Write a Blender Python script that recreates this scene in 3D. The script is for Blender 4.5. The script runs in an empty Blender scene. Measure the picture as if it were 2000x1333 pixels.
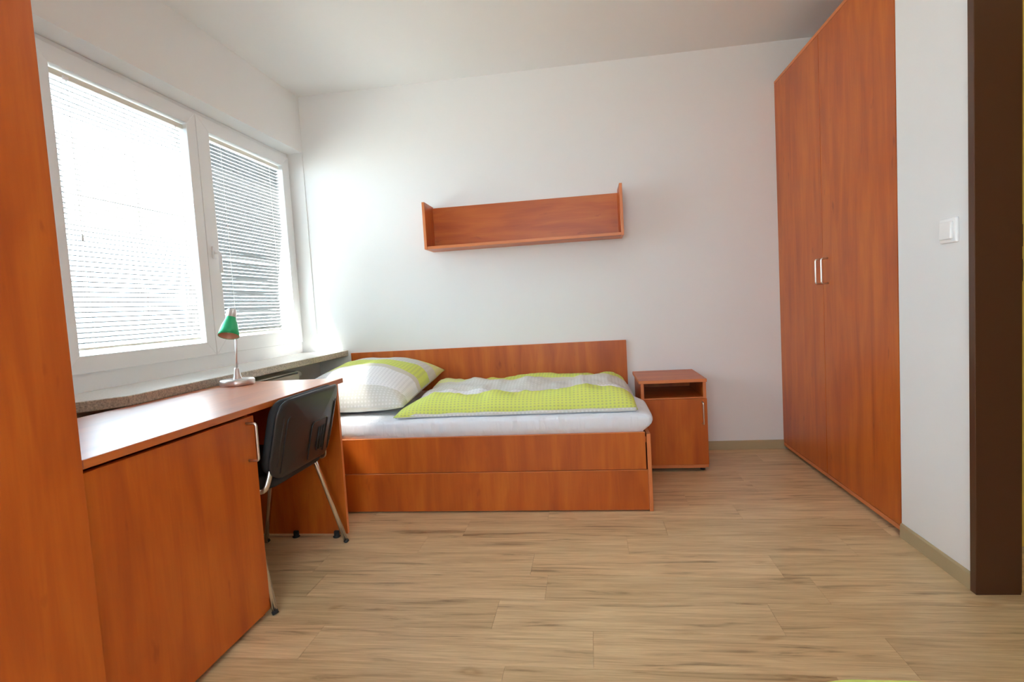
import bpy, bmesh, math, random
from mathutils import Vector, Matrix, noise
random.seed(7)
C = bpy.context.scene.collection
PI = math.pi

# ------------------------------------------------------------------ camera
F_PX, YAW, PITCH, ROLL, CAM_H = 1079.6, .1387, -.0649, -.0587, 1.0445
cy, sy, cp, sp = math.cos(YAW), math.sin(YAW), math.cos(PITCH), math.sin(PITCH)
w_ = Vector((-sy*cp, cy*cp, sp)); r_ = Vector((cy, sy, 0)); u_ = r_.cross(w_)
r2 = r_*math.cos(ROLL) + u_*math.sin(ROLL); u2 = -r_*math.sin(ROLL) + u_*math.cos(ROLL)
cam = bpy.data.cameras.new('camera'); cam.sensor_width = 36; cam.lens = F_PX/2000*36; cam.clip_start = .02
co = bpy.data.objects.new('camera', cam); C.objects.link(co)
M = Matrix((r2, u2, -w_)).transposed().to_4x4(); M.translation = (0, 0, CAM_H); co.matrix_world = M
S = bpy.context.scene; S.camera = co
# ------------------------------------------------------------------ light and exposure
vs = S.view_settings; vs.view_transform = 'Standard'; vs.look = 'None'; vs.gamma = 1; vs.use_curve_mapping = False
vs.exposure = 0.74
SKY = 7.2; SUN = 50.0
wd = bpy.data.worlds.new('world'); S.world = wd; wd.use_nodes = True
bg = wd.node_tree.nodes['Background']; bg.inputs[0].default_value = (.68, .88, 1.05, 1); bg.inputs[1].default_value = SKY
S.cycles.use_denoising = True; S.cycles.max_bounces = 14; S.cycles.diffuse_bounces = 8; S.cycles.transparent_max_bounces = 16
S.cycles.sample_clamp_indirect = 12; S.cycles.caustics_reflective = False; S.cycles.caustics_refractive = False
sun = bpy.data.lights.new('sun', 'SUN'); sun.energy = SUN; sun.angle = .08; sun.color = (1, .96, .88)
so = bpy.data.objects.new('sun', sun); C.objects.link(so); so.location = (-6, 0, 8)
so.rotation_euler = Vector((1, .70, -1.5)).to_track_quat('-Z', 'Y').to_euler()
def portal(name, loc, sx, sz, d=(1, 0, 0)):
    l = bpy.data.lights.new(name, 'AREA'); l.shape = 'RECTANGLE'; l.size = sx; l.size_y = sz; l.cycles.is_portal = True
    o = bpy.data.objects.new(name, l); C.objects.link(o); o.location = loc
    o.rotation_euler = Vector(d).to_track_quat('-Z', 'Y').to_euler()
portal('window_portal', (-2.24, 2.82, 1.52), 1.95, 1.4)
portal('window_portal', (-.35, -2.06, 1.55), 1.7, 1.35, (0, 1, 0))  # portal of the added fill window behind the camera

# ------------------------------------------------------------------ materials
def node_mat(name):
    m = bpy.data.materials.new(name); m.use_nodes = True
    return m, m.node_tree, m.node_tree.nodes['Principled BSDF']
def plain(name, col, rough=.5, metal=0., spec=.5, bump=0., bscale=200., var=0.):
    m, t, b = node_mat(name)
    b.inputs['Base Color'].default_value = (*col, 1); b.inputs['Roughness'].default_value = rough
    b.inputs['Metallic'].default_value = metal; b.inputs['Specular IOR Level'].default_value = spec
    if bump or var:
        tc = t.nodes.new('ShaderNodeTexCoord'); n = t.nodes.new('ShaderNodeTexNoise')
        n.inputs['Scale'].default_value = bscale; n.inputs['Detail'].default_value = 4
        t.links.new(tc.outputs['Object'], n.inputs['Vector'])
        if bump:
            bp = t.nodes.new('ShaderNodeBump'); bp.inputs['Strength'].default_value = bump; bp.inputs['Distance'].default_value = .002
            t.links.new(n.outputs['Fac'], bp.inputs['Height']); t.links.new(bp.outputs[0], b.inputs['Normal'])
        if var:
            r = t.nodes.new('ShaderNodeValToRGB')
            r.color_ramp.elements[0].position = .3; r.color_ramp.elements[1].position = .7
            r.color_ramp.elements[0].color = (*[c*(1-var) for c in col], 1); r.color_ramp.elements[1].color = (*[min(1, c*(1+var)) for c in col], 1)
            t.links.new(n.outputs['Fac'], r.inputs[0]); t.links.new(r.outputs[0], b.inputs['Base Color'])
    return m
def ramp(t, stops):
    r = t.nodes.new('ShaderNodeValToRGB'); e = r.color_ramp.elements
    while len(e) < len(stops): e.new(.5)
    for k, (p, c) in enumerate(stops): e[k].position = p; e[k].color = (*c, 1)
    return r
def grain_vec(t, scale, rnd=20.):
    tc = t.nodes.new('ShaderNodeTexCoord'); oi = t.nodes.new('ShaderNodeObjectInfo')
    mu = t.nodes.new('ShaderNodeMath'); mu.operation = 'MULTIPLY'; mu.inputs[1].default_value = rnd
    t.links.new(oi.outputs['Random'], mu.inputs[0])
    ad = t.nodes.new('ShaderNodeVectorMath'); ad.operation = 'ADD'
    t.links.new(tc.outputs['Object'], ad.inputs[0]); t.links.new(mu.outputs[0], ad.inputs[1])
    mp = t.nodes.new('ShaderNodeMapping'); mp.inputs['Scale'].default_value = scale
    t.links.new(ad.outputs[0], mp.inputs['Vector'])
    return mp, oi
def noise_node(t, vec, scale, detail=4, rough=.55, dist=0.):
    n = t.nodes.new('ShaderNodeTexNoise'); n.inputs['Scale'].default_value = scale; n.inputs['Detail'].default_value = detail
    n.inputs['Roughness'].default_value = rough; n.inputs['Distortion'].default_value = dist
    t.links.new(vec.outputs[0], n.inputs['Vector']); return n
def mix(t, a, b, fac, mode='MIX'):
    m = t.nodes.new('ShaderNodeMix'); m.data_type = 'RGBA'; m.blend_type = mode
    if isinstance(fac, float): m.inputs[0].default_value = fac
    else: t.links.new(fac, m.inputs[0])
    t.links.new(a, m.inputs[6]); t.links.new(b, m.inputs[7]); return m.outputs[2]
CH = (.53, .112, .011)
def cherry(name, axis, k=1.0, rough=.36, spec=.5):
    m, t, b = node_mat(name)
    sc = [5.5, 5.5, 5.5]; sc['xyz'.index(axis)] = .85
    mp, oi = grain_vec(t, sc)
    n1 = noise_node(t, mp, 2.2, 3, .5, .6)
    d = lambda f, g=1., h=1.: (CH[0]*f*k, CH[1]*f*g*k, CH[2]*f*h*k)
    r1 = ramp(t, [(.28, d(.80, .88, 1.)), (.5, d(1.)), (.72, d(1.16, 1.2, 1.3))])
    t.links.new(n1.outputs['Fac'], r1.inputs[0])
    sc2 = [70, 70, 70]; sc2['xyz'.index(axis)] = 2.5
    mp2, _ = grain_vec(t, sc2)
    n2 = noise_node(t, mp2, 1.5, 5, .6)
    r2_ = ramp(t, [(.35, (.95, .93, .93)), (.62, (1.02, 1.06, 1.06))])
    t.links.new(n2.outputs['Fac'], r2_.inputs[0])
    c = mix(t, r1.outputs[0], r2_.outputs[0], .8, 'MULTIPLY')
    # occasional small dark pores
    sc3 = [28, 28, 28]; sc3['xyz'.index(axis)] = 9
    mp3, _ = grain_vec(t, sc3)
    n3 = noise_node(t, mp3, .8, 2, .5)
    r3 = ramp(t, [(.70, (1, 1, 1)), (.78, (.62, .5, .5))]); t.links.new(n3.outputs['Fac'], r3.inputs[0])
    c = mix(t, c, r3.outputs[0], .7, 'MULTIPLY')
    t.links.new(c, b.inputs['Base Color'])
    b.inputs['Roughness'].default_value = rough; b.inputs['Specular IOR Level'].default_value = spec
    return m
W_V = cherry('cherry_laminate_upright', 'z'); W_X = cherry('cherry_laminate_crosswise', 'x'); W_Y = cherry('cherry_laminate_lengthwise', 'y')
W_TOP = cherry('cherry_worktop', 'y', 1., .40, 1.)
_b = W_TOP.node_tree.nodes['Principled BSDF']; _b.inputs['Coat Weight'].default_value = .45; _b.inputs['Coat Roughness'].default_value = .34; _b.inputs['Coat IOR'].default_value = 1.6
EDGE = plain('cherry_lit_edge_band', (.70, .22, .07), .4)  # board edge bands; the lighter tone paints them as lit edges
def plank_mat():
    m, t, b = node_mat('oak_vinyl')
    mp, oi = grain_vec(t, (1.6, 16, 1), 40)
    n1 = noise_node(t, mp, 1.6, 5, .6, .8)
    r1 = ramp(t, [(.27, (.31, .205, .105)), (.42, (.66, .48, .27)), (.58, (.76, .58, .34)), (.76, (.82, .66, .41))])
    t.links.new(n1.outputs['Fac'], r1.inputs[0])
    mp2, _ = grain_vec(t, (4, 130, 1), 40)
    n2 = noise_node(t, mp2, 1.4, 4, .65)
    r2_ = ramp(t, [(.32, (.78, .74, .70)), (.6, (1.05, 1.05, 1.05))]); t.links.new(n2.outputs['Fac'], r2_.inputs[0])
    c = mix(t, r1.outputs[0], r2_.outputs[0], .85, 'MULTIPLY')
    mp3, _ = grain_vec(t, (5, 11, 1), 40)          # knots
    n3 = noise_node(t, mp3, .75, 2, .5, .3)
    r3 = ramp(t, [(.70, (1, 1, 1)), (.76, (.72, .62, .52)), (.80, (1.15, 1.1, 1.0))]); t.links.new(n3.outputs['Fac'], r3.inputs[0])
    c = mix(t, c, r3.outputs[0], .75, 'MULTIPLY')
    r4 = ramp(t, [(0, (.86, .84, .80)), (.5, (1, 1, 1)), (1, (1.1, 1.08, 1.08))]); t.links.new(oi.outputs['Random'], r4.inputs[0])
    c = mix(t, c, r4.outputs[0], .7, 'MULTIPLY')
    t.links.new(c, b.inputs['Base Color']); b.inputs['Roughness'].default_value = .42
    bp = t.nodes.new('ShaderNodeBump'); bp.inputs['Strength'].default_value = .15; bp.inputs['Distance'].default_value = .001
    t.links.new(n2.outputs['Fac'], bp.inputs['Height']); t.links.new(bp.outputs[0], b.inputs['Normal'])
    return m
OAK = plank_mat()
def fabric(name, col, dot=None, pitch=.02, rad=.22, var=.06):
    m, t, b = node_mat(name)
    tc = t.nodes.new('ShaderNodeTexCoord')
    cn = t.nodes.new('ShaderNodeRGB'); cn.outputs[0].default_value = (*col, 1); c = cn.outputs[0]
    if dot:
        sc = t.nodes.new('ShaderNodeVectorMath'); sc.operation = 'SCALE'; sc.inputs['Scale'].default_value = 1/pitch
        t.links.new(tc.outputs['UV'], sc.inputs[0])
        fr = t.nodes.new('ShaderNodeVectorMath'); fr.operation = 'FRACTION'; t.links.new(sc.outputs[0], fr.inputs[0])
        ds = t.nodes.new('ShaderNodeVectorMath'); ds.operation = 'DISTANCE'; ds.inputs[1].default_value = (.5, .5, 0)
        t.links.new(fr.outputs[0], ds.inputs[0])
        r = t.nodes.new('ShaderNodeMapRange'); r.inputs['From Min'].default_value = rad; r.inputs['From Max'].default_value = rad+.1
        r.inputs['To Min'].default_value = .85; r.inputs['To Max'].default_value = 0
        t.links.new(ds.outputs['Value'], r.inputs['Value'])
        dn = t.nodes.new('ShaderNodeRGB'); dn.outputs[0].default_value = (*dot, 1)
        c = mix(t, c, dn.outputs[0], r.outputs[0])
    t.links.new(c, b.inputs['Base Color']); b.inputs['Roughness'].default_value = .9; b.inputs['Specular IOR Level'].default_value = .15
    n = t.nodes.new('ShaderNodeTexNoise'); n.inputs['Scale'].default_value = 30; n.inputs['Detail'].default_value = 3; t.links.new(tc.outputs['Object'], n.inputs['Vector'])
    bp = t.nodes.new('ShaderNodeBump'); bp.inputs['Strength'].default_value = .4; bp.inputs['Distance'].default_value = .007
    t.links.new(n.outputs['Fac'], bp.inputs['Height']); t.links.new(bp.outputs[0], b.inputs['Normal'])
    return m
LIME = fabric('lime_dotted_cotton', (.74, .83, .19), (.56, .62, .24)); WHT = fabric('white_dotted_cotton', (.90, .91, .93), (.74, .75, .78))
GRY = fabric('grey_dotted_cotton', (.70, .70, .66), (.82, .82, .80)); BEI = fabric('beige_cotton', (.72, .70, .62)); PALE = fabric('pale_lime_cotton', (.78, .82, .36), (.72, .72, .5))
PLAINLIME = fabric('lime_cotton', (.70, .80, .22))
SHEET = fabric('white_sheet', (.84, .87, .95))
_t = SHEET.node_tree; _b = _t.nodes['Principled BSDF']; _tc = _t.nodes.new('ShaderNodeTexCoord'); _mp = _t.nodes.new('ShaderNodeMapping')
_mp.inputs['Scale'].default_value = (1, 1, .16); _t.links.new(_tc.outputs['Object'], _mp.inputs['Vector'])
_n = noise_node(_t, _mp, 30, 3, .5, .6); _bp = _t.nodes.new('ShaderNodeBump'); _bp.inputs['Strength'].default_value = .55; _bp.inputs['Distance'].default_value = .012
_t.links.new(_n.outputs['Fac'], _bp.inputs['Height']); _t.links.new(_bp.outputs[0], _b.inputs['Normal'])
WALL = plain('wall_paint', (.86, .87, .875), .85, bump=.08, bscale=350)
CEIL = plain('ceiling_paint', (.83, .84, .845), .9)
HALL = plain('hall_paint', (.78, .55, .10), .85)
PVC = plain('window_pvc', (.86, .88, .90), .3)
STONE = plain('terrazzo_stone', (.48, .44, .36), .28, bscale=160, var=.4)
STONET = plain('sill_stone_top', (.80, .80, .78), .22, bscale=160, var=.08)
BASE = plain('skirting', (.46, .37, .22), .5)
BROWN = plain('door_frame_paint', (.088, .034, .014), .36)
BLACK = plain('black_plastic', (.019, .019, .021), .36, bump=.15, bscale=500)
PAD = plain('black_upholstery', (.02, .02, .022), .8)
DARK = plain('gap_shade_and_plate', (.03, .022, .018), .8)  # dark strike plates; on plinth and grooves it paints shade in the gaps
CHROME = plain('chrome', (.82, .80, .78), .16, 1.)
NICKEL = plain('brushed_nickel', (.78, .74, .68), .32, 1.)
SILVER = plain('silver_lacquer', (.74, .72, .72), .28, .75)
GREEN = plain('green_lacquer', (.02, .52, .22), .28, .15)
COPPER = plain('lamp_inner', (.80, .52, .38), .35, .4)
BULB = plain('bulb_glass', (.9, .75, .6), .15)
SLAT = plain('slat_lacquer', (.20, .205, .21), .75, spec=.12)
CORD = plain('cord', (.85, .85, .83), .8)
RADI = plain('radiator_enamel', (.84, .82, .74), .35)
SWITCH = plain('switch_plastic', (.95, .95, .95), .3)
RUBBER = plain('rubber', (.02, .02, .02), .7)
GROUND = plain('pavement', (.25, .25, .24), .9, bscale=2, var=.1)
def glass():
    m, t, b = node_mat('window_glass'); t.nodes.remove(b)
    tr = t.nodes.new('ShaderNodeBsdfTransparent'); tr.inputs[0].default_value = (.95, .97, .96, 1)
    gl = t.nodes.new('ShaderNodeBsdfGlossy'); gl.inputs['Roughness'].default_value = .02
    fr = t.nodes.new('ShaderNodeFresnel'); fr.inputs['IOR'].default_value = 1.45
    ge = t.nodes.new('ShaderNodeNewGeometry'); iv = t.nodes.new('ShaderNodeMath'); iv.operation = 'SUBTRACT'; iv.inputs[0].default_value = 1
    t.links.new(ge.outputs['Backfacing'], iv.inputs[1]); mu = t.nodes.new('ShaderNodeMath'); mu.operation = 'MULTIPLY'
    t.links.new(iv.outputs[0], mu.inputs[0]); t.links.new(fr.outputs[0], mu.inputs[1])
    ms = t.nodes.new('ShaderNodeMixShader'); t.links.new(mu.outputs[0], ms.inputs[0])
    t.links.new(tr.outputs[0], ms.inputs[1]); t.links.new(gl.outputs[0], ms.inputs[2])
    t.links.new(ms.outputs[0], t.nodes['Material Output'].inputs[0]); return m
GLASS = glass()
def glow(name, col, st):
    m, t, b = node_mat(name); b.inputs['Base Color'].default_value = (*col, 1)
    b.inputs['Emission Color'].default_value = (*col, 1); b.inputs['Emission Strength'].default_value = st; return m

# ------------------------------------------------------------------ mesh helpers
class MB:
    def __init__(s): s.bm = bmesh.new()
    def _join(s, b):
        me = bpy.data.meshes.new('t'); b.to_mesh(me); s.bm.from_mesh(me); bpy.data.meshes.remove(me); b.free(); return s
    def box(s, x0, x1, y0, y1, z0, z1, bev=0., seg=1, rot=None, mi=0):
        b = bmesh.new(); bmesh.ops.create_cube(b, size=1)
        bmesh.ops.scale(b, vec=(abs(x1-x0), abs(y1-y0), abs(z1-z0)), verts=b.verts)
        if bev: bmesh.ops.bevel(b, geom=b.edges[:], offset=bev, segments=seg, profile=.5, affect='EDGES')
        if rot is not None: bmesh.ops.transform(b, matrix=rot, verts=b.verts)
        bmesh.ops.translate(b, vec=((x0+x1)/2, (y0+y1)/2, (z0+z1)/2), verts=b.verts)
        for f in b.faces: f.material_index = mi
        return s._join(b)
    def board(s, x0, x1, y0, y1, z0, z1, bev=.001):
        d = (x1-x0, y1-y0, z1-z0); ax = d.index(min(d)); n0 = len(s.bm.faces)
        s.box(x0, x1, y0, y1, z0, z1, bev); s.bm.faces.ensure_lookup_table()
        for f in s.bm.faces[n0:]: f.normal_update(); f.material_index = 0 if abs(f.normal[ax]) > .9 else 1
        return s
    def prism(s, pts, axis, a0, a1, bev=0.):
        """pts: 2-D outline in the two other axes (in xyz order), extruded along axis from a0 to a1"""
        b = bmesh.new(); i = 'xyz'.index(axis)
        def P(p, a): v = list(p); v.insert(i, a); return v
        v0 = [b.verts.new(P(p, a0)) for p in pts]; v1 = [b.verts.new(P(p, a1)) for p in pts]; n = len(pts)
        b.faces.new(v0); b.faces.new(v1[::-1])
        for k in range(n): b.faces.new((v0[k], v1[k], v1[(k+1) % n], v0[(k+1) % n]))
        bmesh.ops.recalc_face_normals(b, faces=b.faces)
        if bev: bmesh.ops.bevel(b, geom=b.edges[:], offset=bev, segments=1, profile=.5, affect='EDGES')
        return s._join(b)
    def tube(s, path, rad, n=10, flat=1., up=None):
        b = bmesh.new(); P = [Vector(p) for p in path]; rings = []
        ref = Vector(up) if up else None
        for k, p in enumerate(P):
            t = (P[min(k+1, len(P)-1)]-P[max(k-1, 0)]).normalized()
            if ref is None: ref = Vector((0, 0, 1)) if abs(t.z) < .9 else Vector((1, 0, 0))
            a = (ref - t*ref.dot(t)).normalized(); ref = a; c = t.cross(a)
            r = rad[k] if isinstance(rad, (list, tuple)) else rad
            rings.append([b.verts.new(p + a*math.cos(2*PI*j/n)*r + c*math.sin(2*PI*j/n)*r*flat) for j in range(n)])
        for k in range(len(P)-1):
            for j in range(n): b.faces.new((rings[k][j], rings[k][(j+1) % n], rings[k+1][(j+1) % n], rings[k+1][j]))
        b.faces.new(rings[0][::-1]); b.faces.new(rings[-1])
        bmesh.ops.recalc_face_normals(b, faces=b.faces)
        for f in b.faces: f.smooth = len(f.verts) == 4
        return s._join(b)
    def lathe(s, prof, n=32, mat=None, loc=(0, 0, 0)):
        """prof: (r,z) list; closed at r=0 ends if r==0"""
        b = bmesh.new(); rings = []
        for r, z in prof:
            rings.append([b.verts.new((0, 0, z))] if r == 0 else [b.verts.new((r*math.cos(2*PI*j/n), r*math.sin(2*PI*j/n), z)) for j in range(n)])
        for A, B in zip(rings, rings[1:]):
            for j in range(n):
                q = [A[j % len(A)], A[(j+1) % len(A)], B[(j+1) % len(B)], B[j % len(B)]]
                u = []
                for v in q:
                    if v not in u: u.append(v)
                if len(u) > 2: b.faces.new(u).smooth = True
        bmesh.ops.recalc_face_normals(b, faces=b.faces)
        if mat is not None: bmesh.ops.transform(b, matrix=mat, verts=b.verts)
        bmesh.ops.translate(b, vec=loc, verts=b.verts)
        return s._join(b)
ORG = {}
def link(name, mesh_or_none, loc):
    o = bpy.data.objects.new(name, mesh_or_none); C.objects.link(o); o.location = loc; return o
def finish(mb, name, mats):
    me = bpy.data.meshes.new(name); mb.bm.to_mesh(me); mb.bm.free()
    for m in (mats if isinstance(mats, (list, tuple)) else [mats]): me.materials.append(m)
    return me
def part(name, mb, mats, parent, label=None, local=False):
    """geometry given in world space (or, with local, in the parent's space) becomes one child mesh"""
    me = finish(mb, name, mats); org = ORG[parent.name]
    if not local: me.transform(Matrix.Translation(-org))
    o = link(name, me, (0, 0, 0)); o.parent = parent; ORG[o.name] = org
    if label: o['label'] = label
    return o
def tag(o, label, cat, group=None):
    o['label'] = label; o['category'] = cat
    if group: o['group'] = group
    return o
def thing(name, label, cat, loc, group=None, rotz=0):
    o = link(name, None, loc); o.empty_display_size = .1; o.rotation_euler = (0, 0, rotz); ORG[o.name] = Vector(loc)
    return tag(o, label, cat, group)
def solid(name, mb, mats, loc, kind=None):
    me = finish(mb, name, mats); me.transform(Matrix.Translation(-Vector(loc)))
    o = link(name, me, loc); ORG[o.name] = Vector(loc)
    if kind: o['kind'] = kind
    return o
def arc_path(pts, rad, n=5):
    """polyline with rounded corners"""
    P = [Vector(p) for p in pts]; out = [P[0]]
    for k in range(1, len(P)-1):
        a = (P[k-1]-P[k]).normalized(); c = (P[k+1]-P[k]).normalized()
        d = min(rad, (P[k-1]-P[k]).length*.49, (P[k+1]-P[k]).length*.49)
        p0, p2 = P[k]+a*d, P[k]+c*d
        for j in range(n+1):
            t = j/n; out.append(p0*(1-t)**2 + P[k]*2*t*(1-t) + p2*t*t)
    return out + [P[-1]]

# ------------------------------------------------------------------ room shell
D, H, R, XL, XF = 3.79, 2.60, 1.2345, -1.955, -2.075
YB, XH = -1.9, 2.6                    # rear wall, far side of the hall
WY0, WY1, WZ0, WZ1 = 1.84, D, .745, 2.211
fl = solid('floor', MB().box(-2.3, XH, YB-.1, D+.1, -.12, -.004), OAK, (0, 0, -.004), 'structure')
# planks: rows of 0.18 m running across the room, the joints in view measured from the photograph
known = {2.056: [-.27, .66], 1.876: [-.20, .747], 1.696: [.545, -.36], 1.516: [-.033, .82], 2.236: [.12, .99], 2.416: [-.62, .3, 1.2], 2.596: [.66]}
def plank(x0, x1, y0, y1):
    if x1-x0 < .02: return
    part('plank', MB().box(x0+.0004, x1-.0004, y0+.0005, y1-.0005, -.004, 0), OAK, fl)
y = 1.516 - .18*7; n = 0
rr = random.Random(3)
while y < D:
    y1 = min(y+.18, D); js = None
    for kk, v in known.items():
        if abs(kk-y) < .02: js = sorted(v)
    if js is None: js = [rr.uniform(-1.2, -.3)]
    xs = list(js)
    while xs[0] > -1.95: xs.insert(0, xs[0]-.9)
    while xs[-1] < R+.1: xs.append(xs[-1]+.9)
    for a, b in zip(xs, xs[1:]):
        a, b = max(a, -1.95), min(b, 1.40 if y < 1.97 else R)
        plank(a, b, y, y1)
    y += .18; n += 1
solid('ceiling', MB().box(-2.3, XH, YB-.1, D+.1, H, H+.1), CEIL, (0, 0, H), 'structure')
solid('wall_back', MB().box(-2.3, XH, D, D+.12, -.12, H), WALL, (0, D, 0), 'structure')
wl = MB()
wl.box(-2.3, XL, YB, D, WZ1, H)                 # lintel over both windows
wl.box(-2.3, XL, YB, D, -.12, WZ0)              # parapet
wl.box(-2.3, XL, YB, WY0, WZ0, WZ1)             # pier behind the tall cabinet
solid('wall_left', wl, WALL, (XL, 1, 0), 'structure')
wr = MB()
wr.box(R, R+.11, 1.975, 2.406, -.12, H)         # pier with the switch
wr.box(R, R+.11, .95, 1.975, 2.44, H)           # over the door
wr.box(R, R+.11, YB, .95, -.12, H)
wr.box(R+.005, 1.90, 2.33, 2.408, -.12, H)      # side of the wardrobe niche, hall side
wr.box(1.90, 2.0, 2.33, D, -.12, H)
solid('wall_right', wr, WALL, (R, 1, 0), 'structure')
RX0, RX1, RZ0, RZ1 = -1.2, .5, .88, 2.23  # opening for the unseen window added as fill
solid('wall_rear', MB().box(-2.3, RX0, YB-.1, YB, -.12, H).box(RX1, XH, YB-.1, YB, -.12, H).box(RX0, RX1, YB-.1, YB, -.12, RZ0).box(RX0, RX1, YB-.1, YB, RZ1, H), WALL, (0, YB, 0), 'structure')
hw = MB().box(R+.112, XH, 2.315, 2.329, 0, H).box(XH-.015, XH, YB, 2.31, 0, H).box(R+.1105, R+.118, YB, .85, 0, H)
solid('wall_hall', hw, HALL, (1.9, 2.3, 0), 'structure')
solid('trim_1', MB().box(XF-.02, XL-.002, D-.006, D, WZ0+.04, WZ1), WALL, (XL, D, 1), 'structure')
def skirting(name, mb, loc): return solid(name, mb, BASE, loc, 'structure')
sk = MB(); sk.prism([(D, 0), (D-.010, 0), (D-.008, .052), (D-.004, .058), (D, .058)], 'x', XL, R+.02)
skirting('baseboard_back', sk, (0, D, 0))
sk = MB(); sk.prism([(R, 0), (R-.010, 0), (R-.008, .052), (R-.004, .058), (R, .058)], 'y', 1.974, 2.404)
skirting('baseboard_right', sk, (R, 2.2, 0))
# door lining without a leaf in view
d1 = solid('door_1', MB().prism([(R-.012, 1.948), (R+.125, 1.952), (R+.125, 1.964), (R+.137, 1.966), (R+.137, 1.985), (R+.111, 1.985), (R+.111, 1.974), (R-.001, 1.974), (R-.001, 1.978), (R-.012, 1.978)], 'z', 0, 2.44, .0015), BROWN, (R, 1.96, 0), 'structure')
part('door_jamb', MB().box(R-.012, R+.137, .93, .955, 0, 2.44, .002), BROWN, d1)
part('door_head', MB().box(R-.012, R+.137, .93, 1.978, 2.415, 2.445, .002), BROWN, d1)
for zc in (1.17, 1.06): part('strike_plate', MB().box(R+.1375, R+.139, 1.968, 1.984, zc-.035, zc+.035), DARK, d1)
solid('ground', MB().box(-60, -2.31, -40, 45, -3.2, -3.0).box(-2.31, 40, -40, -2.02, -3.2, -3.0), GROUND, (-20, 0, -3), 'structure')

# ------------------------------------------------------------------ window
def sash(parent, y0, y1, z0, z1, st_l, st_r, st_b, st_t):
    xf, xg = XF+.014, XF-.052
    g = [(y0+st_l, z0+st_b), (y1-st_r, z0+st_b), (y1-st_r, z1-st_t), (y0+st_l, z1-st_t)]
    o = [(y0, z0), (y1, z0), (y1, z1), (y0, z1)]
    m = MB()
    for k in range(4):
        m.prism([o[k], o[(k+1) % 4], g[(k+1) % 4], g[k]], 'x', xg-.02, xf, .0018)
    s = part('sash', m, PVC, parent)
    part('pane', MB().box(xg-.006, xg, g[0][0]-.005, g[1][0]+.005, g[0][1]-.005, g[2][1]+.005), GLASS, s)
    return s
def window(name, wy0, wy1, ysplit):
    m = MB(); fx0, fx1 = XF-.06, XF
    m.box(fx0, fx1, wy0, wy1, WZ0+.035, .870, .003); m.box(fx0, fx1, wy0, wy1, 2.178, WZ1, .003)
    m.box(fx0, fx1, wy0, wy0+.07, .870, 2.178, .003); m.box(fx0, fx1, wy1-.022, wy1, .870, 2.178, .003)
    m.box(fx0, fx1-.012, ysplit-.03, ysplit+.03, .870, 2.178, .003)
    wn = solid(name, m, PVC, (XF, (wy0+wy1)/2, WZ0), 'structure')
    sash(wn, wy0+.06, ysplit-.002, .866, 2.186, .092, .072, .072, .074)
    s = sash(wn, ysplit+.002, wy1-.014, .866, 2.186, .100, .088, .088, .074)
    hd = MB().box(XF+.014, XF+.026, ysplit+.032, ysplit+.060, 1.40, 1.47, .004, 2)
    hd.tube(arc_path([(XF+.02, ysplit+.046, 1.435), (XF+.055, ysplit+.046, 1.435), (XF+.055, ysplit+.046, 1.32)], .02), .009, 10)
    part('handle', hd, PVC, s)
    return wn
w1 = window('window_1', WY0, D, 2.829)
sl = MB()
sl.prism([(XF-.06, 1.60), (-1.83, 1.60), (-1.83, 1.725), (-1.728, 1.85), (-1.728, D), (XF-.06, D)], 'z', .748, .788, .003)
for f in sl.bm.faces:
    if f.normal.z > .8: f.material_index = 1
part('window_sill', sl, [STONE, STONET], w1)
m = MB()
for a in (RX0, (RX0+RX1)/2-.035, RX1-.07): m.box(a, a+.07, YB-.09, YB-.03, RZ0, RZ1, .003)
m.box(RX0+.07, RX1-.07, YB-.088, YB-.032, RZ0, RZ0+.07, .003); m.box(RX0+.07, RX1-.07, YB-.088, YB-.032, RZ1-.07, RZ1, .003)
w2 = solid('added_fill_window', m, PVC, ((RX0+RX1)/2, YB, RZ0), 'structure')  # unseen window, added to give frontal fill from behind the camera
part('pane', MB().box(RX0+.05, RX1-.05, YB-.064, YB-.058, RZ0+.05, RZ1-.05), GLASS, w2)

# ------------------------------------------------------------------ venetian blinds
def slat_mesh(L, tilt, sag=0., n=8):
    b = bmesh.new(); W, t = .0125, .0004
    prof = [(-W, 0), (-W*.5, .0016), (0, .0022), (W*.5, .0016), (W, 0)]
    ct, st = math.cos(tilt), math.sin(tilt); rings = []
    for k in range(n+1):
        s = -1+2*k/n; dz = sag*(1-s*s)
        top = [(p[0]*ct - p[1]*st, s*L/2, p[0]*st + p[1]*ct + dz) for p in prof]
        bot = [(p[0]*ct - (p[1]-t)*st, s*L/2, p[0]*st + (p[1]-t)*ct + dz) for p in prof[::-1]]
        rings.append([b.verts.new(q) for q in top+bot])
    N = len(rings[0])
    for k in range(n):
        for j in range(N): b.faces.new((rings[k][j], rings[k][(j+1) % N], rings[k+1][(j+1) % N], rings[k+1][j]))
    b.faces.new(rings[0]); b.faces.new(rings[-1][::-1]); bmesh.ops.recalc_face_normals(b, faces=b.faces)
    me = bpy.data.meshes.new('slat'); b.to_mesh(me); b.free(); me.materials.append(SLAT); return me
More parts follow.
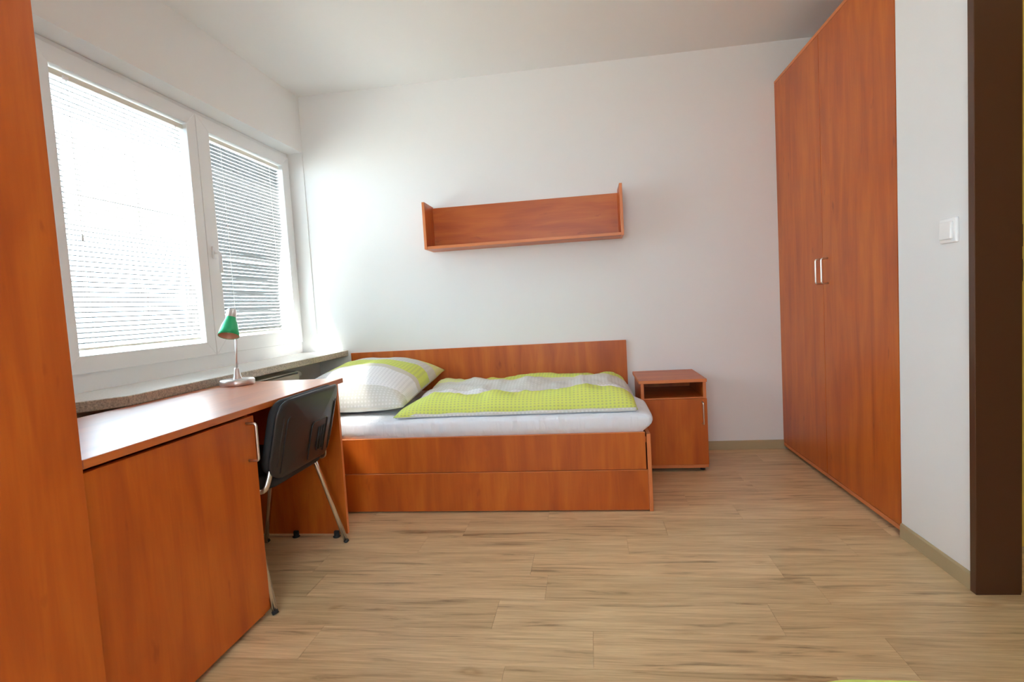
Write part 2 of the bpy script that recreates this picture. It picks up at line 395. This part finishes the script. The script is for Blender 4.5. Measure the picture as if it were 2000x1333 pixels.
def blind(label, y0, y1, z0, z1, tilt, sags, cords, wand_y, short=lambda z: 0.):
    yc, L, xc = (y0+y1)/2, y1-y0, XF-.024
    o = thing('venetian_blind', label, 'blind', (xc, yc, z0), 'venetian blinds on the two sashes')
    m = MB().box(xc-.0135, xc+.0135, y0-.004, y1+.004, z1-.024, z1, .002); part('headrail', m, RADI, o)
    m = MB().box(xc-.012, xc+.012, y0, y1, z0, z0+.012, .003); part('bottom_rail', m, RADI, o)
    zz = z1-.040; k = 0; cache = {}; pitch = .0215
    while zz > z0+.018:
        key = (round(tilt(zz), 3), sags.get(k, 0.), round(short(zz), 3))
        if key not in cache: cache[key] = slat_mesh(L-key[2], key[0], key[1], n=8 if key[1] else 2)
        s = link('slat', cache[key], (0, -key[2]/2, zz-z0)); s.parent = o
        zz -= pitch; k += 1
    for c in cords:
        m = MB().tube([(xc+.0135, c, z0+.01), (xc+.0135, c, z1-.02)], .0011, 6).tube([(xc-.0135, c, z0+.01), (xc-.0135, c, z1-.02)], .0011, 6)
        part('ladder_cord', m, CORD, o)
    m = MB().box(xc+.0135, xc+.024, wand_y-.012, wand_y+.012, z1-.030, z1-.014, .002)
    part('tilt_gear', m, SWITCH, o)
    part('tilt_wand', MB().tube([(xc+.019, wand_y, z1-.03), (xc+.019, wand_y, z1-.66)], .0011, 8).tube([(xc+.019, wand_y, z1-.66), (xc+.019, wand_y, z1-.69)], .004, 8), CORD, o)
    return o
blind('wide white venetian blind with level slats on the left sash, above the desk', 1.998, 2.752, .958, 2.106,
      lambda z: math.radians(round(-17-13*max(0, min(1, (z-1.42)/.12, (1.95-z)/.12)))), {3: -.004, 7: .003, 20: -.003}, (2.09, 2.40, 2.70), 2.08)
blind('narrower white venetian blind with tilted slats on the right sash, beside the back wall', 2.936, 3.680, .966, 2.106,
      lambda z: math.radians(round(45-32*(z-1)/1.1)), {29: .004, 30: .007, 31: -.004, 36: .005, 39: -.005, 45: .005}, (3.06, 3.56), 2.95, lambda z: .10*max(0, min(1, (1.62-z)/.35)))

# ------------------------------------------------------------------ bow handle
def bow(mb, face, along, a, b, c, out, r=.0045):
    """face: fixed coordinate of the door face; handle runs in z from a to b at lateral c, standing out by `out` (signed) along axis 'along'"""
    def P(d, z): return (face+d, c, z) if along == 'x' else (c, face+d, z)
    mb.tube(arc_path([P(0, a), P(out, a), P(out, b), P(0, b)], .010), r, 10)
    return mb

# ------------------------------------------------------------------ tall cabinet at the left edge
tx, tyA, tyB = -1.149, .28, 1.087
t = thing('tall_cabinet', 'tall plain cherry wood cabinet at the left edge beside the desk', 'cabinet', (-1.45, .68, 0))
m = MB().box(-1.75, tx-.02, tyA, tyA+.018, .0, 2.34).box(-1.75, tx-.02, tyB-.018, tyB, 0, 2.34).box(-1.75, tx-.02, tyA, tyB, 2.322, 2.34).box(-1.75, tx-.02, tyA, tyB, .02, .04)
m.box(-1.75, -1.744, tyA, tyB, 0, 2.34)
part('body', m, W_V, t)
part('door', MB().box(tx-.018, tx, tyA+.001, tyB, .022, 2.34, .0012), W_V, t)

# ------------------------------------------------------------------ desk
dx0, dx1, dy0, dy1 = -1.722, -1.1525, 1.091, 2.446
t = thing('desk', 'cherry wood desk under the window with a door cabinet and a knee space', 'desk', (-1.43, 1.77, 0))
part('desktop', MB().box(dx0, dx1, dy0, dy1, .728, .750, .0015), W_TOP, t)
m = MB().box(dx0, -1.186, dy0+.002, dy0+.020, .0, .727).box(dx0, -1.186, 1.735, 1.753, 0, .727).box(dx0, -1.186, dy0+.02, 1.735, .03, .048).box(dx0, dx0+.006, dy0+.02, 1.735, .03, .727)
m.box(dx0+.05, -1.23, dy0+.02, 1.735, 0, .03)
part('cabinet_body', m, W_V, t)
dr = part('door', MB().box(-1.184, -1.166, dy0+.004, 1.757, .020, .716, .0012), W_V, t)
part('handle', bow(MB(), -1.166, 'x', .568, .696, 1.712, .036), NICKEL, dr, 'bow handle in brushed metal')
part('lit_edge_band', MB().box(-1.186, -1.1672, 1.0885, 1.0935, .02, .72), EDGE, t, 'edge strip in a lit tone between desk cabinet and tall cabinet')  # edge band whose lighter colour paints a lit line at the seam
part('side_panel', MB().board(dx0, -1.172, 2.413, 2.431, .012, .727, .001), [W_V, EDGE], t)
part('modesty_panel', MB().box(dx0+.04, dx0+.058, 1.753, 2.413, .30, .727), W_V, t)
for xx in (-1.43, -1.225):
    part('levelling_foot', MB().lathe([(0, 0), (.016, 0), (.018, .004), (.010, .010), (.008, .016), (0, .016)], 14, None, (xx, 2.405, 0)).box(xx-.012, xx+.012, 2.400, 2.413, .008, .03, .002), RUBBER, t)

# ------------------------------------------------------------------ chair (built facing +x, then turned to the window)
def rrect_outline(hw, hh, r, n=8, r2=None):
    pts = []
    for (sx, sz, a0, rad) in ((1, 1, 0, r), (-1, 1, 90, r), (-1, -1, 180, r2 or r), (1, -1, 270, r2 or r)):
        for j in range(n+1):
            a = math.radians(a0+90*j/n); pts.append((sx*(hw-rad)+rad*math.cos(a), sz*(hh-rad)+rad*math.sin(a)))
    return pts
def shell(hw, hh, r, th, bend, rings=6, r2=None, dome=0.):
    """padded plate standing in the y-z plane, thickness along x, edges rounded, sides bent towards +x by bend"""
    b = bmesh.new(); O = rrect_outline(hw, hh, r, 8, r2); n = len(O)
    def layer(k, x): return [b.verts.new((x + bend*(p[0]*k/hw)**2, p[0]*k, p[1]*k)) for p in O]
    L = []
    for k in (.3, .6, .85, .95): L.append(layer(k, -th/2-dome*(1-k*k)))
    L.append(layer(.985, -th*.36)); L.append(layer(1, -th*.12)); L.append(layer(1, th*.12)); L.append(layer(.985, th*.36))
    for k in (.95, .85, .6, .3): L.append(layer(k, th/2))
    for A, B in zip(L, L[1:]):
        for j in range(n): b.faces.new((A[j], A[(j+1) % n], B[(j+1) % n], B[j])).smooth = True
    b.faces.new(L[0]).smooth = True; b.faces.new(L[-1][::-1]).smooth = True
    bmesh.ops.recalc_face_normals(b, faces=b.faces); return b
ch = thing('chair', 'black plastic backed chair with chrome legs pushed in at the desk', 'chair', (-1.153, 2.055, 0), rotz=PI+math.radians(.2))
BACK = Matrix.Translation((-.042, .004, .598)) @ Matrix.Rotation(math.radians(-14), 4, 'Y')
b = shell(.238, .153, .062, .016, .030, r2=.075)
bmesh.ops.transform(b, matrix=BACK, verts=b.verts); m = MB(); m._join(b)
bk = part('backrest', m, BLACK, ch, local=True)
b = shell(.230, .145, .06, .034, .030, dome=0); bmesh.ops.translate(b, vec=(.026, 0, 0), verts=b.verts)
bmesh.ops.transform(b, matrix=BACK, verts=b.verts); m = MB(); m._join(b)
part('back_pad', m, PAD, ch, 'black upholstered pad on the front of the backrest', local=True)
def on_back(y, z, d=-.0085): return BACK @ Vector((d + .030*(y/.236)**2, y, z))
m = MB()
loop = lambda a, c, z0, z1: arc_path([on_back(a, z0), on_back(a, z1), on_back(c, z1), on_back(c, z0)], .02)
m.tube(loop(-.185, .185, -.13, .085), .0032, 6); m.tube(loop(-.12, .02, -.12, .030), .0032, 6)
part('moulded_ridge', m, BLACK, bk, local=True)
m = MB()
for yy in (-.095, -.07, -.045): m.tube([on_back(yy, -.10), on_back(yy, .0)], .004, 6)
part('moulded_rib', m, BLACK, bk, local=True)
for s in (-1, 1):
    part('side_groove_shade', MB().tube([on_back(s*.205, -.10, -.0052), on_back(s*.205, .0, -.0052), on_back(s*.203, .085, -.0052)], .0055, 8), DARK, bk, local=True)  # solid dark strips painting the shade inside the slots
b = shell(.225, .205, .06, .05, -.012)
bmesh.ops.transform(b, matrix=Matrix.Translation((.235, 0, .445)) @ Matrix.Rotation(math.radians(90-3), 4, 'Y'), verts=b.verts); m = MB(); m._join(b)
part('seat', m, PAD, ch, local=True)
b = shell(.205, .185, .06, .018, -.03)
bmesh.ops.transform(b, matrix=Matrix.Translation((.235, 0, .413)) @ Matrix.Rotation(math.radians(90-3), 4, 'Y'), verts=b.verts); m = MB(); m._join(b)
part('seat_shell', m, BLACK, ch, 'black plastic underside of the seat', local=True)
for s in (-1, 1):
    part('leg', MB().tube(arc_path([(0, s*.296, .006), (.095, s*.245, .405), (.12, s*.232, .408)], .02), .0098, 10, 1.25, (1, 0, 0)), CHROME, ch, local=True)
    lg = part('leg', MB().tube(arc_path([(.390, s*.285, .006), (.300, s*.252, .40), (.24, s*.248, .418), (.05, s*.248, .425)], .04), .0098, 10, 1.25, (1, 0, 0)), CHROME, ch, local=True)
    part('upright', MB().tube(arc_path([(.10, s*.238, .425), (.038, s*.236, .418), (.026, s*.218, .465), (.018, s*.195, .54)], .03), .010, 10, .5, (1, 0, 0)), NICKEL, ch, 'metal strap that carries the backrest', local=True)
    for xx in (0, .390):
        part('foot_cap', MB().tube([(xx-.004, s*.297, 0), (xx+.002, s*.295, .011)], .0108, 12, 1.2, (1, 0, 0)), RUBBER, ch, 'black rubber cap', local=True)
part('cross_tube', MB().tube([(.12, -.235, .407), (.12, .235, .407)], .009, 10).tube([(.30, -.25, .405), (.30, .25, .405)], .009, 10), CHROME, ch, local=True)

# ------------------------------------------------------------------ desk lamp
lx, ly = -1.625, 2.352
t = thing('desk_lamp', 'small desk lamp with green shade and silver stem on the desk', 'lamp', (lx, ly, .75))
part('base', MB().lathe([(0, 0), (.073, 0), (.075, .003), (.075, .022), (.071, .027), (.02, .029), (0, .029)], 40, None, (lx, ly, .75)), SILVER, t)
part('socket', MB().lathe([(.021, 0), (.017, .012), (.011, .045), (.009, .052), (0, .052)], 24, None, (lx+.002, ly, .778)), SILVER, t)
TILT = Matrix.Rotation(math.radians(-24), 4, Vector((.82, .57, 0)).normalized())
TILT = Matrix.Rotation(math.radians(24), 4, Vector((-1, 0, 0))) @ Matrix.Rotation(math.radians(-4), 4, 'Y')
hp = Vector((lx+.006, ly-.022, 1.036))
part('stem', MB().tube(arc_path([(lx+.002, ly, .82), (lx+.006, ly+.01, .96), (lx+.004, ly+.022, 1.05), hp+TILT.to_3x3() @ Vector((0, .012, .040))], .06, 8), .0055, 10), SILVER, t)
sh = [(.0215, .028), (.0225, .020), (.0335, -.008), (.0408, -.038), (.0445, -.062), (.0435, -.062), (.0398, -.038), (.0325, -.008), (.0205, .020), (.0205, .026)]
s = part('lamp_shade', MB().lathe(sh + [sh[0]], 40, TILT, hp), [GREEN], t)
part('shade_lining', MB().lathe([(.0428, -.0605), (.039, -.038), (.0315, -.008), (.019, .018), (0, .020)], 40, TILT, hp), COPPER, s, 'coppery inside of the shade')
part('bulb', MB().lathe([(0, -.047), (.012, -.044), (.019, -.034), (.020, -.026), (.015, -.012), (.010, .0), (.010, .016), (0, .016)], 24, TILT, hp), BULB, t)
part('cap', MB().lathe([(.0222, .028), (.0225, .030), (.0215, .064), (.018, .069), (0, .070)], 32, TILT, hp), SILVER, t, 'silver cap on top of the green shade')

# ------------------------------------------------------------------ bed
bx0, bx1, by0, by1 = -1.70, .2715, 2.697, 3.768
t = thing('bed', 'single bed in cherry wood with low headboard along the back wall', 'bed', (-.7, 3.23, 0))
part('headboard', MB().board(-1.70, .2455, 3.768, 3.787, .02, .767, .0015), [W_V, EDGE], t)
part('side_panel', MB().board(bx0+.02, .246, by0+.004, by0+.022, .2105, .393, .0015), [W_V, EDGE], t)
part('drawer_front', MB().board(bx0+.02, .2515, by0, by0+.018, .008, .2075, .0015), [W_V, EDGE], t)
part('foot_panel', MB().board(.2525, bx1, by0+.001, by1, .0, .385, .0015), [W_V, EDGE], t)
part('head_panel', MB().box(bx0, bx0+.019, by0+.02, by1, 0, .393, .0015), W_V, t)
part('slatted_base', MB().box(bx0+.02, .252, by0+.02, by1-.002, .34, .368), W_X, t)

def lumpy_box(x0, x1, y0, y1, z0, z1, bev, cuts, amp, fr, seed, fn=None):
    b = bmesh.new(); bmesh.ops.create_cube(b, size=1)
    bmesh.ops.scale(b, vec=(x1-x0, y1-y0, z1-z0), verts=b.verts)
    bmesh.ops.translate(b, vec=((x0+x1)/2, (y0+y1)/2, (z0+z1)/2), verts=b.verts)
    for ax, step in ((0, cuts[0]), (1, cuts[1]), (2, cuts[2])):
        lo, hi = ((x0, x1), (y0, y1), (z0, z1))[ax]; k = lo+step
        while k < hi-step*.3:
            no = Vector((0, 0, 0)); no[ax] = 1; c = Vector((0, 0, 0)); c[ax] = k
            bmesh.ops.bisect_plane(b, geom=b.verts[:]+b.edges[:]+b.faces[:], plane_co=c, plane_no=no); k += step
    cx, cy_, cz = (x0+x1)/2, (y0+y1)/2, (z0+z1)/2
    for v in b.verts:
        q = []
        for c, a, h in ((v.co.x, cx, (x1-x0)/2), (v.co.y, cy_, (y1-y0)/2), (v.co.z, cz, (z1-z0)/2)):
            q.append((c-a, h))
        # round the edges: clamp to the inner box and push out by bev
        inn = Vector([max(-(h-bev), min(h-bev, d)) for d, h in q]); off = Vector([d for d, h in q])-inn
        if off.length > 1e-6: off = off.normalized()*bev
        v.co = Vector((cx, cy_, cz))+inn+off
        if fn: v.co = fn(v.co)
        nn = noise.noise(v.co*fr+Vector((seed, 0, 0)))
        v.co += (off.normalized() if off.length else Vector((0, 0, 0)))*nn*amp
    bmesh.ops.recalc_face_normals(b, faces=b.faces)
    for f in b.faces: f.smooth = True
    return b
def mat_fn(v):
    v = v.copy()
    # crumpled sheet on the front side: narrow vertical folds; the foot corner bulges over the foot panel
    zt = (v.z-.37)/.11; k = max(0, min(1, (zt-.12)*3))
    if v.y < by0+.06:
        g = abs(noise.noise(Vector((v.x*17+v.z*3, v.z*4, 1.3))))*-.020 + noise.noise(Vector((v.x*7, v.z*3, 8.)))*.006 + .004
        v.y += (g-.020)*k
    zt = (v.z-.37)/.11
    if v.x > .18: v.x += .046*max(0, min(1, (3.27-v.y)/.15))*max(0, (v.x-.18)/.07)*max(0, min(1, (zt-.25)*3))
    if v.z > .46: v.z += .004*noise.noise(Vector((v.x*4, v.y*4, 3)))
    return v
m = MB(); m._join(lumpy_box(-1.675, .2485, by0+.024, 3.765, .368, .482, .028, (.016, .05, .014), .002, 6, 2., mat_fn))
o = solid('mattress', m, SHEET, (-.7, 3.23, .368)); tag(o, 'white sheeted mattress lying on the cherry wood bed', 'mattress')

def put_uv(b, fn):
    uv = b.loops.layers.uv.new('UVMap')
    for f in b.faces:
        for l in f.loops: l[uv].uv = fn(l.vert)
def pillow(name, label, group, cx, cy_, z0, lx_, ly_, th, bands, mats, tilt_y=0., rz=0., nx=44, ny=44, seed=0., side=None):
    b = bmesh.new(); P = {}
    for lay in (0, 1):
        for i in range(nx+1):
            for j in range(ny+1):
                if lay and (i in (0, nx) or j in (0, ny)): P[lay, i, j] = P[0, i, j]; continue
                u, v = -1+2*i/nx, -1+2*j/ny
                e = ((1-abs(u)**2.6)*(1-abs(v)**2.6))
                h = max(0, e)**.52
                pin = 1-.05*(1-v*v)*abs(u)**4 ; pin2 = 1-.05*(1-u*u)*abs(v)**4
                x, y_ = u*lx_/2*pin, v*ly_/2*pin2
                nz = noise.noise(Vector((u*2.2+seed, v*2.2, lay*5.)))*.10 + noise.noise(Vector((u*6+seed, v*6, lay*5.)))*.05*(1-h*.5)
                z = th*(.70 if lay == 0 else -.30)*h*(1+nz)
                P[lay, i, j] = b.verts.new((x, y_, z))
    back = {v: k for k, v in P.items()}
    for lay in (0, 1):
        for i in range(nx):
            for j in range(ny):
                q = [P[lay, i, j], P[lay, i+1, j], P[lay, i+1, j+1], P[lay, i, j+1]]
                f = b.faces.new(q if lay == 0 else q[::-1]); f.smooth = True
                tt = (j+.5)/ny
                f.material_index = next((mi for lim, mi in bands if tt <= lim), 0) if lay == 0 else (side if side is not None else 0)
    put_uv(b, lambda v: (v.co.x, v.co.y*1.0+v.co.z*.6))
    bmesh.ops.transform(b, matrix=Matrix.Translation((cx, cy_, z0)) @ Matrix.Rotation(rz, 4, 'Z') @ Matrix.Rotation(tilt_y, 4, 'X'), verts=b.verts)
    m = MB(); m._join(b)
    o = solid(name, m, mats, (cx, cy_, z0)); return o
PM = [LIME, WHT, GRY, BEI, PALE]
o = pillow('pillow', '', None, -1.375, 3.285, .575, .74, .92, .235, [(.12, 2), (.37, 1), (.44, 3), (.63, 0), (.79, 2), (1, 4)], PM, math.radians(5.5), 0, side=3, seed=3.)
tag(o, 'big plump pillow with white, lime and grey bands at the bed head', 'pillow')

# duvet folded flat over the foot half of the bed
def duvet():
    b = bmesh.new(); nx, ny = 110, 84; P = {}
    X0, X1, Y0, Y1 = -1.015, .222, 2.755, 3.70
    for lay in (0, 1):
        for i in range(nx+1):
            for j in range(ny+1):
                if lay and (i in (0, nx) or j in (0, ny)): P[lay, i, j] = P[0, i, j]; continue
                u, v = i/nx, j/ny
                x = X0+(X1-X0)*u; y_ = Y0+(Y1-Y0)*v
                # outline: the left edge runs back to the left, wavy hems
                x += -.02*v*(1-u) + .012*noise.noise(Vector((v*5, u*2, 1)))*(abs(2*u-1)**3)
                y_ += .014*noise.noise(Vector((u*6, 2.2, v)))*(abs(2*v-1)**3)
                if v < .25 and u < .12: y_ -= .018*(1-v/.25)*(1-u/.12); x -= .018*(1-v/.25)*(1-u/.12)
                eu, ev = min(u, 1-u)/.07, min(v, 1-v)/.085
                e = min(1, eu)*(2-min(1, eu))*min(1, ev)*(2-min(1, ev)); e = max(e, 0)**.6
                if lay == 0:
                    hgt = .072 + .030*math.exp(-((v-.15)/.09)**2) - .018*math.exp(-((v-.40)/.12)**2) + .010*math.exp(-((v-.75)/.15)**2)
                    hgt += (.028*noise.noise(Vector((x*3.2, y_*3.6, .5))) + .022*noise.noise(Vector((x*9, y_*7, 4.))) + .006*noise.noise(Vector((x*24, y_*12, 9.))))
                    if v < .3 and u < .14: hgt *= .45+.55*(u/.14)
                    z = .486 + .010 + hgt*e
                else: z = .486
                P[lay, i, j] = b.verts.new((x, y_, z if not (lay == 0 and (i in (0, nx) or j in (0, ny))) else .494))
    bands = [(.30, 0), (.47, 1), (.66, 2), (.72, 3), (1, 0)]
    for lay in (0, 1):
        for i in range(nx):
            for j in range(ny):
                q = [P[lay, i, j], P[lay, i+1, j], P[lay, i+1, j+1], P[lay, i, j+1]]
                f = b.faces.new(q if lay == 0 else q[::-1]); f.smooth = True
                tt = (j+.5)/ny
                mi = next(mi for lim, mi in bands if tt <= lim) if lay == 0 else 2
                if lay == 0 and tt > .72 and i < nx*.28: mi = 4
                f.material_index = mi
    put_uv(b, lambda v: (v.co.x, v.co.y+(v.co.z if v.co.y < 2.86 else 0)))
    m = MB(); m._join(b); return m
o = solid('duvet', duvet(), PM, (-.4, 3.2, .486))
tag(o, 'folded lime and grey striped duvet with dots on the mattress', 'duvet')
b = bmesh.new(); n = 90; rows = []
for k in range(n+1):
    u = k/n; x = -1.0+1.215*u; yy = 2.752+.012*noise.noise(Vector((u*6, 2.2, 0)))
    hz = .018+.006*noise.noise(Vector((u*9, 0, 0)))
    r = [(yy+.05, .487), (yy+.004, .487), (yy-.004, .487+hz*.5), (yy+.004, .487+hz), (yy+.05, .487+hz)]
    rows.append([b.verts.new((x, p[0], p[1])) for p in r])
for A, B in zip(rows, rows[1:]):
    for j in range(5): b.faces.new((A[j], B[j], B[(j+1) % 5], A[(j+1) % 5])).smooth = True
b.faces.new(rows[0]); b.faces.new(rows[-1][::-1]); bmesh.ops.recalc_face_normals(b, faces=b.faces)
put_uv(b, lambda v: (v.co.x, v.co.y+v.co.z)); m = MB(); m._join(b)
part('grey_hem', m, [GRY], o, 'grey dotted underside showing along the front fold')

# ------------------------------------------------------------------ nightstand
nx0, nx1, ny0, ny1 = .290, .664, 3.330, 3.775
t = thing('nightstand', 'small cherry wood nightstand with an open shelf beside the bed foot', 'nightstand', (.475, 3.55, 0))
part('top', MB().board(nx0-.012, nx1+.003, ny0-.012, ny1, .532, .551, .0012), [W_X, EDGE], t)
part('side_panel', MB().board(nx0, nx0+.018, ny0+.001, ny1, .022, .532, .001), [W_V, EDGE], t)
part('side_panel', MB().board(nx1-.018, nx1, ny0+.001, ny1, .022, .532, .001), [W_V, EDGE], t)
part('shelf', MB().board(nx0+.018, nx1-.018, ny0+.006, ny1, .424, .442, .001), [W_X, EDGE], t)
part('bottom', MB().board(nx0+.0185, nx1-.0185, ny0-.012, ny1, .022, .042, .001), [W_X, EDGE], t)
part('back_panel', MB().box(nx0+.018, nx1-.018, ny1-.010, ny1-.004, .042, .50), W_V, t)
dr = part('door', MB().box(nx0+.002, nx1-.001, ny0-.018, ny0, .044, .436, .0012), W_V, t)
part('handle', bow(MB(), ny0-.018, 'y', .288, .416, .636, -.030, .0042), NICKEL, dr, 'bow handle in brushed metal')
for a in (nx0+.03, nx1-.03):
    for bq in (ny0+.03, ny1-.03): part('foot', MB().lathe([(0, 0), (.014, 0), (.016, .022), (0, .022)], 14, None, (a, bq, 0)), RUBBER, t)

# ------------------------------------------------------------------ wall shelf
t = thing('wall_shelf', 'open cherry wood shelf mounted on the back wall above the bed', 'shelf', (-.4, 3.68, 1.44))
part('back_panel', MB().board(-1.026, .232, 3.770, 3.788, 1.463, 1.742, .001), [W_X, EDGE], t)
part('bottom_board', MB().board(-1.026, .232, 3.575, 3.788, 1.444, 1.462, .001), [W_X, EDGE], t)
part('side_panel', MB().board(-1.0445, -1.0265, 3.572, 3.788, 1.4435, 1.752, .001), [W_V, EDGE], t)
part('side_panel', MB().board(.2325, .2505, 3.572, 3.788, 1.4435, 1.765, .001), [W_V, EDGE], t)

# ------------------------------------------------------------------ wardrobe
t = thing('wardrobe', 'built-in cherry wood wardrobe with two tall doors in the right wall', 'wardrobe', (1.54, 3.1, 0))
m = MB().box(R+.02, 1.85, 2.412, 2.430, .02, 2.353).box(R+.02, 1.85, D-.022, D-.002, .02, 2.353).box(1.844, 1.85, 2.43, D-.022, .02, 2.353)
part('body', m, W_V, t)
part('top', MB().board(R, 1.85, 2.412, D-.002, 2.335, 2.353, .001), [W_Y, EDGE], t)
part('bottom', MB().board(R, 1.85, 2.412, D-.002, .020, .040, .001), [W_Y, EDGE], t)
part('plinth', MB().box(R+.05, R+.068, 2.414, D-.004, 0, .02), DARK, t)  # recessed plinth, coloured dark for the shade in the gap
for (a, b_, hy) in ((2.4135, 3.1160, 3.058), (3.1200, D-.003, 3.130)):
    dr = part('door', MB().box(R, R+.018, a, b_, .0425, 2.333, .0012), W_V, t)
    part('handle', bow(MB(), R, 'x', 1.062, 1.190, hy, -.032), NICKEL, dr, 'bow handle in brushed metal')

# ------------------------------------------------------------------ switch, radiator
t = thing('light_switch', 'white rocker light switch on the wall right of the wardrobe', 'switch', (R, 2.085, 1.171))
part('plate', MB().box(R-.011, R, 2.040, 2.128, 1.168, 1.252, .004, 2), SWITCH, t)
part('rocker', MB().box(R-.020, R-.010, 2.053, 2.115, 1.180, 1.240, .003, 2, Matrix.Rotation(math.radians(2.5), 4, 'Y')), SWITCH, t)
t = thing('radiator', 'cream panel radiator below the stone window sill', 'radiator', (-1.87, 2.6, .12))
m = MB().box(-1.835, -1.812, 2.0, 3.235, .13, .695, .006, 2).box(-1.935, -1.912, 2.0, 3.235, .13, .695, .006, 2)
part('panel', m, RADI, t)
m = MB()
for k in range(40): m.box(-1.909, -1.838, 2.02+k*.0305, 2.023+k*.0305, .15, .69)
part('convector_fins', m, RADI, t)
m = MB().box(-1.936, -1.811, 2.0, 2.006, .13, .712, .002).box(-1.936, -1.811, 3.229, 3.237, .13, .712, .003)
m.box(-1.936, -1.811, 2.006, 3.229, .704, .712, .002)
part('cover', m, RADI, t)
part('valve', MB().tube([(-1.86, 3.237, .68), (-1.86, 3.265, .68)], .012, 14).tube([(-1.86, 3.265, .68), (-1.86, 3.32, .68)], .02, 16), SWITCH, t)
for yy in (2.25, 3.0): part('bracket', MB().box(-1.953, -1.935, yy, yy+.03, .2, .66), RADI, t)

# ------------------------------------------------------------------ the rest of the room: second bed just below the frame, lamps
t = thing('bed', 'second cherry wood bed in the near right corner', 'bed', (.68, -.15, 0))
part('bed_box', MB().box(.06, 1.20, -1.15, .76, 0, .36, .002), W_V, t)
part('head_panel', MB().box(.06, 1.20, -1.17, -1.151, 0, .76, .002), W_V, t)
m = MB(); m._join(lumpy_box(.075, 1.185, -1.14, .75, .36, .45, .025, (.2, .2, .03), .001, 4, 1.))
tag(solid('mattress', m, SHEET, (.68, -.2, .36)), 'second white mattress on the bed in the near right corner', 'mattress')
o = pillow('pillow', '', None, .395, .45, .510, .56, .54, .171, [(1, 0)], [PLAINLIME, WHT, GRY, BEI, PALE], 0, 0, side=0, seed=7.)
tag(o, 'lime green pillow just showing at the bottom right edge', 'pillow')
t = thing('ceiling_lamp', 'round opal ceiling lamp over the middle of the room', 'lamp', (-.35, 2.45, H-.09))
part('rim', MB().lathe([(.17, 0), (.18, .004), (.18, .03), (.0, .03)], 40, None, (-.35, 2.45, H-.03)), SWITCH, t)
part('diffuser', MB().lathe([(0, 0), (.06, .004), (.12, .018), (.16, .045), (.168, .058), (0, .058)], 40, None, (-.35, 2.45, H-.0885)), glow('opal_glow', (.96, .98, 1), 4.), t)
t = thing('ceiling_lamp', 'small ceiling lamp in the hall beyond the door', 'lamp', (1.95, 1.4, H-.08))
part('diffuser', MB().lathe([(0, 0), (.06, .004), (.10, .02), (.13, .05), (.13, .078), (0, .078)], 32, None, (1.95, 1.4, H-.079)), glow('hall_glow', (1, .85, .6), 5.), t)
